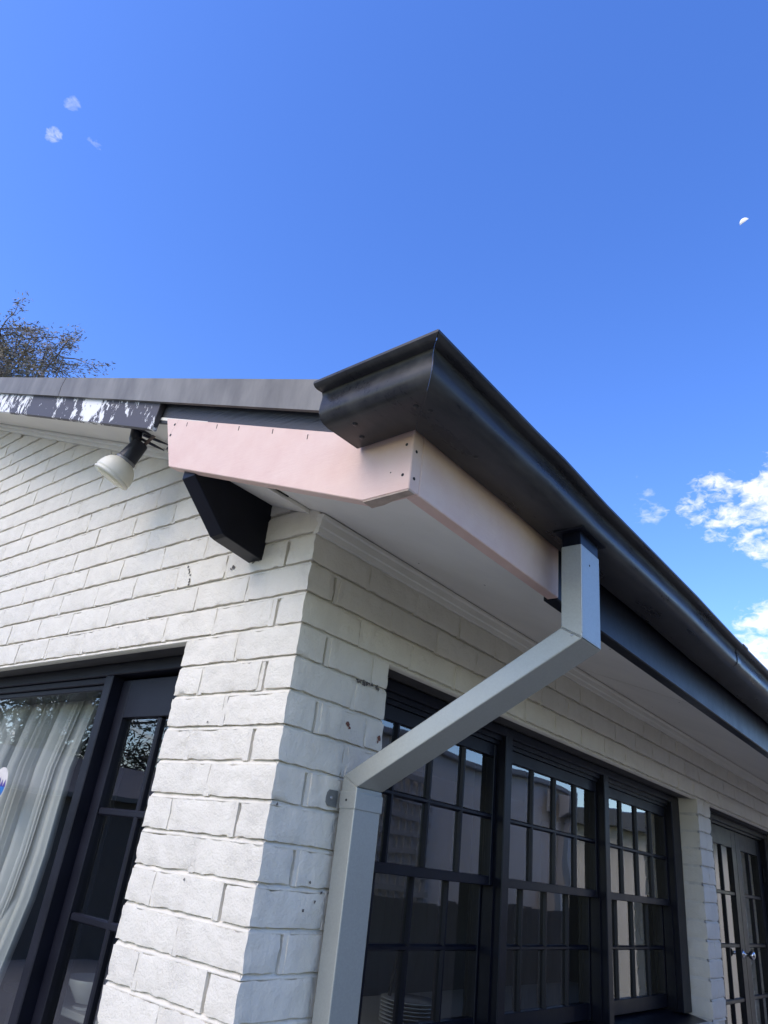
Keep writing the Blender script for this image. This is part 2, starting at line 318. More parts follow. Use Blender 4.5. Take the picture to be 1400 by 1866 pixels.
def glassm(name, base, extra_rough=0.0):
    m = bpy.data.materials.new(name); m.use_nodes = True; nt = m.node_tree; N = nt.nodes; L = nt.links; N.clear()
    lw = N.new('ShaderNodeLayerWeight'); lw.inputs['Blend'].default_value = .5
    pw = N.new('ShaderNodeMath'); pw.operation = 'POWER'; L.new(lw.outputs['Facing'], pw.inputs[0]); pw.inputs[1].default_value = 3.6
    ma = N.new('ShaderNodeMath'); ma.operation = 'MULTIPLY_ADD'; L.new(pw.outputs[0], ma.inputs[0]); ma.inputs[1].default_value = .85; ma.inputs[2].default_value = base; ma.use_clamp = True
    geo = N.new('ShaderNodeNewGeometry'); no = N.new('ShaderNodeTexNoise'); no.inputs['Scale'].default_value = 2.6; no.inputs['Detail'].default_value = 1; L.new(geo.outputs['Position'], no.inputs['Vector'])
    bp = N.new('ShaderNodeBump'); bp.inputs['Strength'].default_value = .2; bp.inputs['Distance'].default_value = .012; L.new(no.outputs[0], bp.inputs['Height'])
    tr = N.new('ShaderNodeBsdfTransparent'); tr.inputs[0].default_value = (.86, .89, .87, 1)
    gl = N.new('ShaderNodeBsdfGlossy'); gl.inputs['Roughness'].default_value = .004 + extra_rough; L.new(bp.outputs[0], gl.inputs['Normal'])
    mx = N.new('ShaderNodeMixShader'); L.new(ma.outputs[0], mx.inputs[0]); L.new(tr.outputs[0], mx.inputs[1]); L.new(gl.outputs[0], mx.inputs[2])
    o = N.new('ShaderNodeOutputMaterial'); L.new(mx.outputs[0], o.inputs[0]); return m
M_glass = glassm('window_glass', .15)

# ------------------------------------------------------------------ ground
GZ = -1.85
bm = NB(); box(bm, -300, 300, -300, 300, GZ - .3, GZ - .02); obj('ground', bm, M_lawn, kind='structure')
bm = NB(); box(bm, -12, 2.55, -7.0, -.6, GZ - .016, GZ); obj('paving', bm, M_ground, kind='structure')
bm = NB(); box(bm, -.3, 2.55, -.596, 12, GZ - .016, GZ - .002); obj('side_path', bm, M_path, kind='structure')

# ------------------------------------------------------------------ house
CO, ML = .086, .24          # course height, brick module
HEAD = 4 * CO               # underside of the lintel courses
OB, OF = .30, .553          # barge plane y = -OB, fascia plane x = OF
SL = .383                   # roof slope
house = thing('house', (0, 0, GZ), 'white painted brick house corner with black windows and pink primed eaves', 'house')

WX0, WX1 = -5.0, -.475      # gable opening right edge; the wall runs on to the left
GO0, GO1 = -2.75, -.475     # glazed door opening in the gable wall
SO0, SO1 = .38, 3.175       # window opening in the side wall
SD0, SD1 = 3.40, 5.16       # french door opening in the side wall
SILL = -.70
YEND = 8.2
XEND = -6.6
RIDGE = -3.3
def rake(x): return .77 - SL * x if x > RIDGE else .77 - SL * RIDGE + SL * (x - RIDGE)

# backing walls (mortar face recessed behind the brick faces)
RC = .0115
bm = NB()
def wallpoly(xs):   # vertical strip of the gable between two x, from z0 up to the rake
    (a, b, z0) = xs
    pts = [(a, z0), (b, z0), (b, rake(b) + .03)]
    if a < RIDGE < b: pts.append((RIDGE, rake(RIDGE) + .03))
    pts.append((a, rake(a) + .03))
    prism(bm, pts, 1, RC, .215)
wallpoly((XEND, GO0 - .004, GZ)); wallpoly((GO0 - .004, GO1 + .004, HEAD + .005)); wallpoly((GO1 + .004, -RC, GZ))
gable_wall = obj('gable_wall', bm, M_mortar, house)
bm = NB()
def sbox(y0, y1, z0, z1): box(bm, -.215, -RC, y0, y1, z0, z1)
STOP = .72
sbox(.2149, SO0 - .004, GZ, STOP); sbox(SO0 - .004, SO1 + .004, HEAD + .005, STOP); sbox(SO0 - .004, SO1 + .004, GZ, SILL - .02)
sbox(SO1 + .004, SD0 - .004, GZ, STOP); sbox(SD0 - .004, SD1 + .004, HEAD + .005, STOP); sbox(SD1 + .004, YEND, GZ, STOP)
side_wall = obj('side_wall', bm, M_mortar, house)

# brick prototypes: displaced, worn-edged blocks
def brick_mesh(L, seed, D=.10, H=CO - .0108):
    bm = NB(); nx = max(3, round(L / .0125)); nz = 6; ny = 5
    bmesh.ops.create_cube(bm, size=1)
    for v in bm.verts: v.co = Vector((v.co.x * L, v.co.y * D, v.co.z * H))
    def cut(axis, n):
        eds = [e for e in bm.edges if abs((e.verts[0].co - e.verts[1].co).normalized()[axis]) > .99]
        bmesh.ops.subdivide_edges(bm, edges=eds, cuts=n - 1, use_grid_fill=True)
    cut(0, nx); cut(2, nz); cut(1, ny)
    rr = random.Random(seed); off = Vector((rr.uniform(0, 50), rr.uniform(0, 50), rr.uniform(0, 50)))
    tz = rr.uniform(-.0012, .0012); ty = rr.uniform(-.0016, .0016)
    for v in bm.verts:
        c = v.co.copy(); hx, hy, hz = L / 2, D / 2, H / 2
        ed = sum(1 for a, h in ((c.x, hx), (c.y, hy), (c.z, hz)) if abs(abs(a) - h) < 1e-5)
        n = noise.noise_vector((c + off) * 26) * .0024 + noise.noise_vector((c + off) * 62) * .0017 + noise.noise_vector((c + off) * 130) * .0009
        if ed >= 2:
            k = .0008 + .0052 * max(0, noise.noise((c + off) * 30) - .06)
            n -= Vector([math.copysign(k, a) if abs(abs(a) - h) < 1e-5 else 0 for a, h in ((c.x, hx), (c.y, hy), (c.z, hz))])
        v.co = c + n + Vector((0, c.x * ty / hx * .6, c.x / hx * tz))
    me = bpy.data.meshes.new('brick'); bm.normal_update(); bm.to_mesh(me); bm.free(); me.materials.append(M_brick)
    for p in me.polygons: p.use_smooth = True
    me.set_sharp_from_angle(angle=math.radians(48))
    return me
LIB = {}
def brick(wall, wallname, a0, a1, k, flip=False):
    """one brick lying in course k of the gable wall (a along x) or of the side wall (a along y)"""
    L = a1 - a0
    key = round(L / .005)
    if key not in LIB: LIB[key] = [brick_mesh(key * .005, key * 13 + i) for i in range(9 if key in (46, 22) else 3)]
    me = random.choice(LIB[key])
    o = bpy.data.objects.new('brick', me); COL.objects.link(o); o.parent = wall
    m = (a0 + a1) / 2; z = (k + .5) * CO + random.uniform(-.0008, .0008); pr = random.uniform(-.0012, .0012)
    if wallname == 'g': o.location = (m, .05 + pr, z)
    else: o.location = (-.05 - pr, m, z); o.rotation_euler = (0, 0, math.pi / 2)
    if random.random() < .5: o.rotation_euler.rotate_axis('Z', 0); o.scale = (1, 1, -1) if random.random() < .5 else (1, 1, 1)
    return o
J = .0034
perp_g, perp_s = [], []
KB = -8
far_bm = NB()
rg = random.Random(3)
nb = {'g': 0, 's': 0}
def course(wall, wn, k, lo, hi, start, step=-1, stop_len=.06):
    """lay bricks from 'start' in direction step between lo and hi; start is the first module edge"""
    pass
def lay(wall, wn, k, edges):
    for a, b in zip(edges, edges[1:]):
        a, b = min(a, b), max(a, b)
        if b - a < .035: continue
        brick(wall, wn, a + J, b - J, k); nb[wn] += 1
    for e in edges[1:-1]: (perp_g if wn == 'g' else perp_s).append((e, k))
def seq(lo, hi, first, jit=0):
    """module edges from hi downwards to lo; first = length of the first brick"""
    e = [hi]; x = hi - first
    while x > lo + .05:
        e.append(x + (rg.uniform(-jit, jit))); x -= ML
    e.append(lo); return e
for k in range(KB, 24):
    z0, z1 = k * CO, (k + 1) * CO
    hdr = (k % 2 == 0)
    first = .12 if hdr else .24
    hi = 0.0 + J - .001 if hdr is None else 0.0
    # gable: quoin brick laid apart below
    if z0 >= .70:   # above the corner: end at the raking soffit
        xr = (.77 - (z0 + .012)) / SL
        full = seq(-3.05, 0, first, .006)
        ed = [e for e in full if e <= xr + .10]
        if len(ed) < 2: continue
        lay(gable_wall, 'g', k, ed)
    elif k >= 4:
        lay(gable_wall, 'g', k, [x for x in seq(-3.05, 0, first, .006)][1:] if not hdr else [x for x in seq(-3.05, 0, first, .006)][1:])
    else:
        lay(gable_wall, 'g', k, seq(GO1 - J + .001, 0, first, .004)[1:])
    if k <= 7:      # quoin: one brick seen on both walls
        o = brick(gable_wall, 'g', -.23 if not hdr else -.23, 0, k); nb['g'] += 1
        if hdr:
            o.rotation_euler = (0, 0, math.pi / 2); o.location = (-.05, .115, o.location.z)
        else:
            o.location.x = -.115
        (perp_g if True else perp_s).append((-(first), k)); perp_s.append(((.24 if hdr else .12), k))
        # side wall
        s0 = .24 if hdr else .12
        def fwd(lo, hi, fi, jit=.006):
            e = [lo]; y = lo + fi
            while y < hi - .05: e.append(y + rg.uniform(-jit, jit)); y += ML
            e.append(hi); return e
        if k >= 4: lay(side_wall, 's', k, fwd(s0, 6.4, ML))
        else:
            lay(side_wall, 's', k, [s0, SO0 + J - .001] if hdr else [s0, s0 + .18, SO0 + J - .001] if False else ([s0, SO0 + J - .001] if hdr else [s0, .30, SO0 + J - .001]))
            lay(side_wall, 's', k, [SO1 - J + .001, SD0 + J - .001] if hdr else [SO1 - J + .001, (SO1 + SD0) / 2, SD0 + J - .001])
            lay(side_wall, 's', k, fwd(SD1 - J, 6.4, ML if hdr else .12))
# perp mortar fills, nearly flush with the brick faces
bm = NB()
for e, k in perp_g:
    d = rg.uniform(.0012, .0040); box(bm, e - .010, e + .010, d, .03, k * CO + .004, (k + 1) * CO - .004)
obj('mortar_fill', bm, M_brick, gable_wall, kind='stuff')
bm = NB()
for e, k in perp_s:
    d = rg.uniform(.0012, .0040); box(bm, -.03, -d, e - .010, e + .010, k * CO + .004, (k + 1) * CO - .004)
obj('mortar_fill', bm, M_brick, side_wall, kind='stuff')
# tooled bed joints: struck back under the brick above, nearly flush on the brick below
def bed(bm, k, a, b, side):
    n = max(2, int((b - a) / .022)); rows = []
    for i in range(n + 1):
        u = a + (b - a) * i / n; q = noise.noise((u * 31, k * 7.3, 9.1 if side else 2.2)); q2 = noise.noise((u * 11, k * 3.1, 4.4))
        sec = [(.030, -.009), (.0026 + .0022 * q, -.0068 + .0012 * q2), (.0034 + .0018 * q2, -.0030 + .0014 * q), (.0082 + .0015 * q, .0040 + .0008 * q2), (.030, .009)]
        z = k * CO
        rows.append([bm.verts.new((-d, u, z + h) if side else (u, d, z + h)) for d, h in sec])
    for A, B in zip(rows, rows[1:]):
        for i in range(4): bm.faces.new((A[i], A[i + 1], B[i + 1], B[i]))
    bmesh.ops.recalc_face_normals(bm, faces=bm.faces)
bm = NB()
for k in range(KB, 24):
    z = k * CO
    if k < 4: bed(bm, k, GO1 + .004, .0 - .003, False)
    else:
        xr = min(-.003, (.80 - z) / SL)
        if xr > -3.0: bed(bm, k, -3.05, xr, False)
obj('bed_joints', bm, M_brick, gable_wall, smooth=True, kind='stuff')
bm = NB()
for k in range(KB, 8):
    if k < 4:
        bed(bm, k, .003, SO0 - .004, True); bed(bm, k, SO1 + .004, SD0 - .004, True); bed(bm, k, SD1 + .004, 6.4, True)
    else: bed(bm, k, .003, 6.4, True)
obj('bed_joints', bm, M_brick, side_wall, smooth=True, kind='stuff')
# courses below and beyond the picture, joined
bm = NB()
for k in range(-22, KB):
    for e in seq(GO1, 0, .12 if k % 2 == 0 else .24)[:-1]:
        pass
    for a, b in ((-.475, -.245), (-.235, -.005)) if k % 2 else ((-.475, -.365), (-.355, -.125), (-.115, 0)):
        box(bm, a, b, 0, .1, k * CO + .005, (k + 1) * CO - .005)
    for a, b in ((.125, .375), ) if k % 2 else ((.12, .24), (.25, .375)):
        box(bm, -.1, 0, a, b, k * CO + .005, (k + 1) * CO - .005)
    y = .385
    while y < 6.4:
        if not (SD0 - .02 < y < SD1) and y + .23 < 6.5 and not (y < SD0 < y + .23):
            box(bm, -.1, 0, y, y + .23, k * CO + .005, (k + 1) * CO - .005)
        y += ML
obj('lower_brick_courses', bm, M_brick, house, kind='stuff')
print('bricks', nb)

# lintel soffit plates (painted steel angle under the brick heads)
bm = bbox(GO0, GO1 - .002, .012, .108, HEAD - .006, HEAD + .002, .001); obj('lintel_bar', bm, M_lintel, house)
bm = bbox(-.108, -.012, SO0 + .002, SO1 - .002, HEAD - .006, HEAD + .002, .001); obj('lintel_bar', bm, M_lintel, house)
bm = bbox(-.108, -.012, SD0 + .002, SD1 - .002, HEAD - .006, HEAD + .002, .001); obj('lintel_bar', bm, M_lintel, house)

# ---- soffits, mouldings
es = lambda x: .664 - .3745 * x           # eaves soffit
bm = NB(); prism(bm, [(-.21, es(-.21)), (.5225, es(.5225)), (.5225, es(.5225) + .01), (-.21, es(-.21) + .01)], 1, -.2675, -.0005)
prism(bm, [(.0, es(0)), (.5225, es(.5225)), (.5225, es(.5225) + .01), (.0, es(0) + .01)], 1, -.0005, YEND)
obj('eaves_soffit', bm, M_soffit, house)
rs = lambda x: .772 - SL * x              # raking soffit of the gable
bm = NB(); prism(bm, [(RIDGE, rs(RIDGE)), (-.2115, rs(-.2115)), (-.2115, rs(-.2115) + .01), (RIDGE, rs(RIDGE) + .01)], 1, -.281, -.0005); obj('raking_soffit', bm, M_soffit, house)
# raking cornice: two-step moulding along the gable wall
bm = NB()
for dy, dz0, dz1 in ((.016, -.036, -.0005), (.030, -.018, -.0007)):
    prism(bm, [(RIDGE, rs(RIDGE) + dz0), (-.268, rs(-.268) + dz0), (-.268, rs(-.268) + dz1), (RIDGE, rs(RIDGE) + dz1)], 1, -dy, .004)
bev(bm, .004, 2); obj('raking_moulding', bm, M_soffit, house)
bm = NB(); prism(bm, [(-.012, .598), (.006, .600), (.0075, .616), (.0105, .620), (.0125, .640), (.0165, .646), (.017, .6545), (-.012, .658)], 1, .0012, YEND); obj('eaves_moulding', bm, M_soffit, house)
# cover strip beside the bracket
bm = NB(); prism(bm, [(-.205, es(-.205) - .014), (-.040, es(-.040) - .014), (-.040, es(-.040) - .0005), (-.205, es(-.205) - .0005)], 1, -.28, .004); bev(bm, .002); obj('soffit_cover_strip', bm, M_soffit, house)
bm = NB(); prism(bm, [(-.0395, es(-.04) - .004), (-.0345, es(-.035) - .004), (-.0345, es(-.035) - .0006), (-.0395, es(-.04) - .0006)], 1, -.27, -.09); obj('soffit_gap', bm, M_dark, house)

# nails, sheet joint and cracks in the soffit lining
for x, y in ((.28, .42), (.09, .35), (.45, .9), (.20, 1.25), (.40, 1.7), (.12, 2.2)): disc('nail_head', (x, y, es(x)), (-.35, 0, -.936), .0028, M_dark, house, .0006)
bm = NB(); prism(bm, [(.03, es(.03) - .0012), (.522, es(.522) - .0012), (.522, es(.522) + .001), (.03, es(.03) + .001)], 1, 1.62, 1.6235); obj('soffit_joint', bm, M_mortar, house)
# grime on the brickwork: insect marks, a cobweb, chips down to the clay
def blot(bm, p, n, r, seed):
    rr = random.Random(seed); n = Vector(n); u = n.orthogonal().normalized(); v = n.cross(u); c = bm.verts.new(Vector(p) + n * .0016)
    ring = [bm.verts.new(Vector(p) + n * .0004 + (u * math.cos(k * .7854) + v * math.sin(k * .7854)) * r * rr.uniform(.45, 1.3)) for k in range(8)]
    for k in range(8): bm.faces.new((c, ring[k], ring[(k + 1) % 8]))
bm = NB()
for i, (x, z) in enumerate(((-.555, .588), (-.546, .576), (-.541, .566), (-.533, .556), (-.530, .541), (-.531, .534), (-.529, .524))): blot(bm, (x, -.0022, z), (0, -1, 0), .0048, i)
for i, (x, z, r) in enumerate(((-.325, .550, .006), (-.335, .545, .004), (-.235, .553, .009), (-.215, .556, .006), (-.29, .10, .003), (-.25, -.27, .003))): blot(bm, (x, -.0022, z), (0, -1, 0), r, i + 20)
obj('grime_marks', bm, M_rust2, gable_wall, kind='stuff')
bm = NB(); rr_ = random.Random(2)
for i in range(26): blot(bm, (.0024, .235 + .1 * rr_.random(), .262 - .010 * rr_.random()), (1, 0, 0), rr_.uniform(.002, .0065), i)
for i, (y, z) in enumerate(((.192, -.282), (.166, -.242), (.156, -.301), (.236, -.261), (.21, -.262), (.02, -.088))): blot(bm, (.0022, y, z), (1, 0, 0), .004, i + 50)
obj('grime_marks', bm, M_rust2, side_wall, kind='stuff')
bm = NB()
for i, (y, z, r) in enumerate(((.227, .135, .008), (.234, .127, .005), (.363, .126, .008), (.357, .114, .005))): blot(bm, (.0022, y, z), (1, 0, 0), r, i + 80)
obj('paint_chips', bm, M_clay, side_wall, kind='stuff')
# ---- timber bracket under the barge
bm = NB(); prism(bm, [(.004, .552), (-.136, .568), (-.150, .572), (-.281, .690), (-.281, .742), (.004, .735)], 0, -.262, -.2055); bev(bm, .003, 2); obj('eaves_bracket', bm, M_black, house)

# ---- barge boards
bx = lambda pts, y0, y1: prism(bm, pts, 1, y0, y1)
L0 = lambda c, x: c - SL * x
bm = NB(); bx([(RIDGE, L0(.728, RIDGE)), (-.472, L0(.728, -.472)), (-.461, L0(.828, -.461)), (RIDGE, L0(.828, RIDGE))], -OB, -.2815); bev(bm, .0015); obj('barge_board', bm, M_peel, house, label='old barge board with flaking dark paint')
bm = NB(); bx([(-.56, L0(.762, -.56)), (.45, L0(.762, .45)), (.45, L0(.86, .45)), (-.56, L0(.86, -.56))], -.2795, -.269); bev(bm, .002); obj('barge_backing_board', bm, M_grain, house, label='rough black timber strip under the capping')
bm = NB(); bx([(-.316, .7355), (.437, .4535), (.5525, .452), (.5525, .600), (.44, .606), (-.399, .9235)], -OB, -.268); bev(bm, .0018)
pink_barge = obj('barge_board', bm, M_pink, house, label='pink primed new barge board with a clipped lower end')
bm = NB(); prism(bm, [(.4385, -.2985), (.5515, -.2985), (.5515, -.280), (.50, -.276), (.47, -.2695), (.4385, -.2695)], 2, .4497, .4525); obj('cut_end', bm, M_raw, pink_barge)
bm = NB(); box(bm, .523, OF, -.2675, .329, .452, .600); bev(bm, .0018)
pink_fascia = obj('fascia_board', bm, M_pink, house, label='pink primed new fascia board ending at the downpipe')
bm = NB(); box(bm, .510, .5488, .331, YEND, .450, .605); bev(bm, .003); obj('fascia_board', bm, M_black, house, label='black painted old fascia board')
# screws, nail holes and pencil marks in the new boards
for x, z in ((.536, .555), (.534, .487), (.503, .500)): disc('screw', (x, -OB, z), (0, -1, 0), .0034 if x > .51 else .0016, M_dark, pink_barge, .0006)
for y, z in ((-.288, .540), (-.287, .480)): disc('screw', (OF, y, z), (1, 0, 0), .0034, M_dark, pink_fascia, .0006)
for x, z in ((-.345, .884), (-.352, .850), (-.350, .806)): disc('nail_hole', (x, -OB, z), (0, -1, 0), .0045, M_dark, pink_barge, .0006)
for x, dz in ((-.28, .014), (-.13, .012), (-.03, .012), (.11, .012), (.24, .018)):
    zt = .9235 - (x + .399) * .378 - dz
    bm = NB(); box(bm, x - .0012, x + .0012, -OB - .0005, -OB + .001, zt - .007, zt + .006); obj('nail_mark', bm, M_dark, pink_barge)
def scribe(a, b, par, w=.0005):
    bm = NB(); tube(bm, [a, b], w, 5); obj('pencil_line', bm, M_rust, par)
scribe((-.372, -OB, .83), (-.33, -OB, .895), pink_barge, .0002)

# ---- roof
bm = NB()
def sheet(xa, xb, n=None):
    pitch = .076; ny = int((YEND + .30) / (pitch / 4)); rows = []
    for i in range(ny + 1):
        y = -.298 + i * pitch / 4; h = .008 * (1, 0, -1, 0)[i % 4]
        rows.append((bm.verts.new((xa, y, .885 - SL * (xa if xa > RIDGE else 2 * RIDGE - xa) + h)), bm.verts.new((xb, y, .885 - SL * (xb if xb > RIDGE else 2 * RIDGE - xb) + h))))
    for a, b in zip(rows, rows[1:]): bm.faces.new((a[0], a[1], b[1], b[0]))
sheet(RIDGE, .60); sheet(XEND - .5, RIDGE)
obj('roof', bm, M_roof, house, smooth=True)
bm = NB()
prism(bm, [(RIDGE, L0(.8215, RIDGE)), (.47, L0(.8215, .47)), (.47, L0(.9085, .47)), (RIDGE, L0(.9085, RIDGE))], 1, -.3135, -.3105)
prism(bm, [(RIDGE, L0(.9060, RIDGE)), (.47, L0(.9060, .47)), (.47, L0(.9085, .47)), (RIDGE, L0(.9085, RIDGE))], 1, -.3105, -.16)
prism(bm, [(RIDGE, L0(.8215, RIDGE)), (.47, L0(.8215, .47)), (.47, L0(.8235, .47)), (RIDGE, L0(.8235, RIDGE))], 1, -.3105, -.3015)
cap = obj('barge_capping', bm, M_cap, house)
bm = NB(); tube(bm, [(-1.22, -.3138, L0(.9085, -1.22)), (-1.235, -.3138, L0(.865, -1.235)), (-1.23, -.3138, L0(.8215, -1.23))], .0007, 5); obj('capping_joint', bm, M_dark, cap)

# ---- gutter (its own thing: hangs on the fascia)
gut = thing('gutter', (OF, -OB, .577), 'charcoal painted metal gutter along the eaves with mitred return', 'gutter')
PR = [(.004, .668), (.004, .580), (.010, .5765), (.100, .5735), (.114, .5755), (.124, .581), (.130, .590), (.1315, .600), (.1305, .612), (.1290, .624), (.1292, .634), (.132, .640), (.146, .6385), (.154, .640), (.1585, .6445), (.1585, .650), (.154, .6545), (.147, .6545), (.142, .651)]
def sweep(bm, path):
    """path: list of functions mapping (offset, z) to a point"""
    T = .0016; rings = []
    n = len(PR); inner = []
    for i, (o, z) in enumerate(PR):
        a = Vector(PR[max(0, i - 1)]); b = Vector(PR[min(n - 1, i + 1)]); t = (b - a).normalized(); nn = Vector((-t.y, t.x)); inner.append((o + nn.x * T, z + nn.y * T))
    loop = PR + inner[::-1]
    for f in path: rings.append([bm.verts.new(f(o, z)) for o, z in loop])
    m = len(loop)
    for A, B in zip(rings, rings[1:]):
        for i in range(m): bm.faces.new((A[i], A[(i + 1) % m], B[(i + 1) % m], B[i]))
    bm.faces.new(rings[0]); bm.faces.new(rings[-1][::-1]); bmesh.ops.recalc_face_normals(bm, faces=bm.faces)
bm = NB(); path = [lambda o, z: (OF + o, -OB - o, z)]
for i in range(17):
    yy = -.1 + (YEND + .1) * (i / 16.0) ** 1.5; sag = .0018 * math.sin(i * 2.1)
    path.append(lambda o, z, yy=yy, sag=sag: (OF + o + sag * .7, yy, z + sag))
sweep(bm, path)
gmain = obj('gutter_run', bm, M_gutter, gut)
bm = NB(); sweep(bm, [lambda o, z: (OF + o - .0008, -OB - o - .0008, z + .0004), lambda o, z: (.413, -OB - o, z + .0004)])
gret = obj('gutter_return', bm, M_gutter, gut)
def smooth_by_angle(o, a=35):
    me = o.data
    for p in me.polygons: p.use_smooth = True
    me.set_sharp_from_angle(angle=math.radians(a))
smooth_by_angle(gmain, 40); smooth_by_angle(gret, 40)
bm = NB(); sweep(bm, [lambda o, z: (OF + o * 1.012, 1.46, z - .0012 if z < .6 else z + .0008), lambda o, z: (OF + o * 1.012, 1.505, z - .0012 if z < .6 else z + .0008)]); smooth_by_angle(obj('lap_joint', bm, M_gutter, gut), 40)
bm = NB(); prism(bm, [(-OB - o, z) for o, z in PR[:-1]], 0, .4115, .4135); obj('stop_end', bm, M_gutter, gut)
# sealed mitre seam and rivets
bm = NB(); tube(bm, [(OF + o + .0004, -OB - o - .0004, z) for o, z in PR[2:13]], .0011, 6); obj('mitre_seam', bm, M_gutter, gut)
for x, o, z in ((.655, .05, .5747), (.640, .075, .5742), (.47, .085, .5740), (.45, .04, .575)):
    bm = NB(); lathe(bm, (x if x < .6 else x - .03, -OB - o, z), (0, 0, -1), [(-.001, .006), (.0012, .005), (.0022, .003), (.0024, 0)], 12); obj('rivet', bm, M_gutter, gut, smooth=True)
for y, o in ((-.17, .06),):
    bm = NB(); lathe(bm, (OF + o, y, .5748), (0, 0, -1), [(-.001, .006), (.0012, .005), (.0022, .003), (.0024, 0)], 12); obj('rivet', bm, M_gutter, gut, smooth=True)
# roof edge flashing slivers lying on the gutter lip
bm = NB(); box(bm, .42, .70, -.452, -.445, .6555, .6575); obj('lip_flashing', bm, M_gutter, gut)

# ---- downpipe
PX0, PX1, PY0, PY1 = .6115, .662, .222, .324
WX_0, WX_1 = .0135, .064
dp = thing('downpipe', (.04, .273, GZ), 'unpainted galvanised rectangular downpipe angling from gutter back to the brick pier', 'downpipe')
def pipe(name, prof, m=M_zinc):
    """prof: closed polygon in x-z, extruded through the pipe's breadth"""
    bm = NB(); prism(bm, prof, 1, PY0, PY1); bev(bm, .0028, 2); return obj(name, bm, m, dp)
zt, zb = .337, .308   # mitre at the top: back and front edge
lt, lb = .006, -.020  # mitre at the bottom
p1 = pipe('upper_drop', [(PX0, .536), (PX1, .536), (PX1, zb + .001), (PX0, zt + .001)])
p2 = pipe('offset_pipe', [(PX0, zt), (PX1, zb), (WX_1, lb), (WX_0, lt)])
p3 = pipe('lower_pipe', [(WX_0, lt - .001), (WX_1, lb - .001), (WX_1, GZ + .02), (WX_0, GZ + .02)])
bm = NB(); box(bm, PX0 + .002, PX1 - .002, PY0 + .002, PY1 - .002, .530, .5735); bev(bm, .002, 2); obj('outlet_collar', bm, M_black, dp)  # collar and flange black: deep shade under the gutter put into the colour
bm = NB(); box(bm, PX0 - .014, PX1 + .014, PY0 - .016, PY1 + .016, .5695, .5732); bev(bm, .002); obj('outlet_flange', bm, M_black, dp)
# folded seam on the front corner of the drop
bm = NB(); tube(bm, [(PX1 - .001, PY0 + .001, .534), (PX1 - .001, PY0 + .001, zb + .012)], .0021, 8); obj('seam', bm, M_zinc, dp)
# strap with lugs
bm = NB(); box(bm, WX_0 - .001, WX_1 + .0025, PY0 - .0025, PY1 + .0025, -.072, -.031); bev(bm, .0022, 2); strap = obj('strap', bm, M_zinc, dp)
bm = NB(); prism(bm, [(PY0 - .001, -.0715), (PY0 - .033, -.0705), (PY0 - .040, -.063), (PY0 - .0415, -.051), (PY0 - .040, -.040), (PY0 - .033, -.0325), (PY0 - .001, -.0318)], 0, .001, .004); obj('strap_lug', bm, M_lug, strap)
bm = NB(); prism(bm, [(PY1 + .001, -.0715), (PY1 + .028, -.0705), (PY1 + .034, -.051), (PY1 + .028, -.0325), (PY1 + .001, -.0318)], 0, .001, .004); obj('strap_lug', bm, M_lug, strap)
disc('screw', (.004, PY0 - .024, -.051), (1, 0, 0), .0048, M_screw, strap, .003)
disc('screw', (WX_0 + .022, PY0 - .0025, -.052), (0, -1, 0), .003, M_dark, strap, .0008)
disc('screw', (PX0 + .026, PY0, .316), (0, -1, 0), .003, M_screw, dp, .0015)
disc('screw', (PX1, PY0 + .045, .497), (1, 0, 0), .0026, M_dark, dp, .0008)
# sealant squeezed out of the mitres
bm = NB(); tube(bm, [(WX_0, PY0 - .0003, lt), (WX_1, PY0 - .0003, lb)], .0014, 6); obj('sealant', bm, M_zinc, dp)
bm = NB(); tube(bm, [(PX0, PY0 - .0003, zt), (PX1, PY0 - .0003, zb)], .0011, 6); obj('sealant', bm, M_zinc, dp)

# ------------------------------------------------------------------ windows
def bars(par, name, coords, m=M_black, w=.0015):
    for c in coords:
        obj(name, bbox(*c, w), m, par)
FX = -.10
BAYS = [(.384, 1.239), (1.289, 2.144), (2.194, 3.049)]
# fixed frame of the triple window
bm = NB(); box(bm, -.235, FX - .0005, .386, 3.171, .300, HEAD - .0085); bev(bm, .003); wframe = obj('window_frame', bm, M_black, house)
for nm, y0, y1 in (('jamb', .30, .384), ('mullion', 1.239, 1.289), ('mullion', 2.144, 2.194), ('jamb', 3.049, 3.172)):
    obj(nm, bbox(-.2345, FX, y0, y1, SILL + .03, HEAD - .0075, .003), M_black, wframe)
bm = NB()
for y0, y1 in BAYS: box(bm, -.235, -.118, y0 + .001, y1 - .001, .283, .302); box(bm, -.235, -.128, y0 + .001, y1 - .001, .268, .2855)
obj('head_bead', bm, M_black, wframe)
bm = NB(); prism(bm, [(-.24, SILL + .045), (.012, SILL + .0), (.012, SILL - .035), (-.24, SILL - .035)], 1, SO0 + .001, SO1 - .001); bev(bm, .003); obj('window_sill', bm, M_black, wframe)
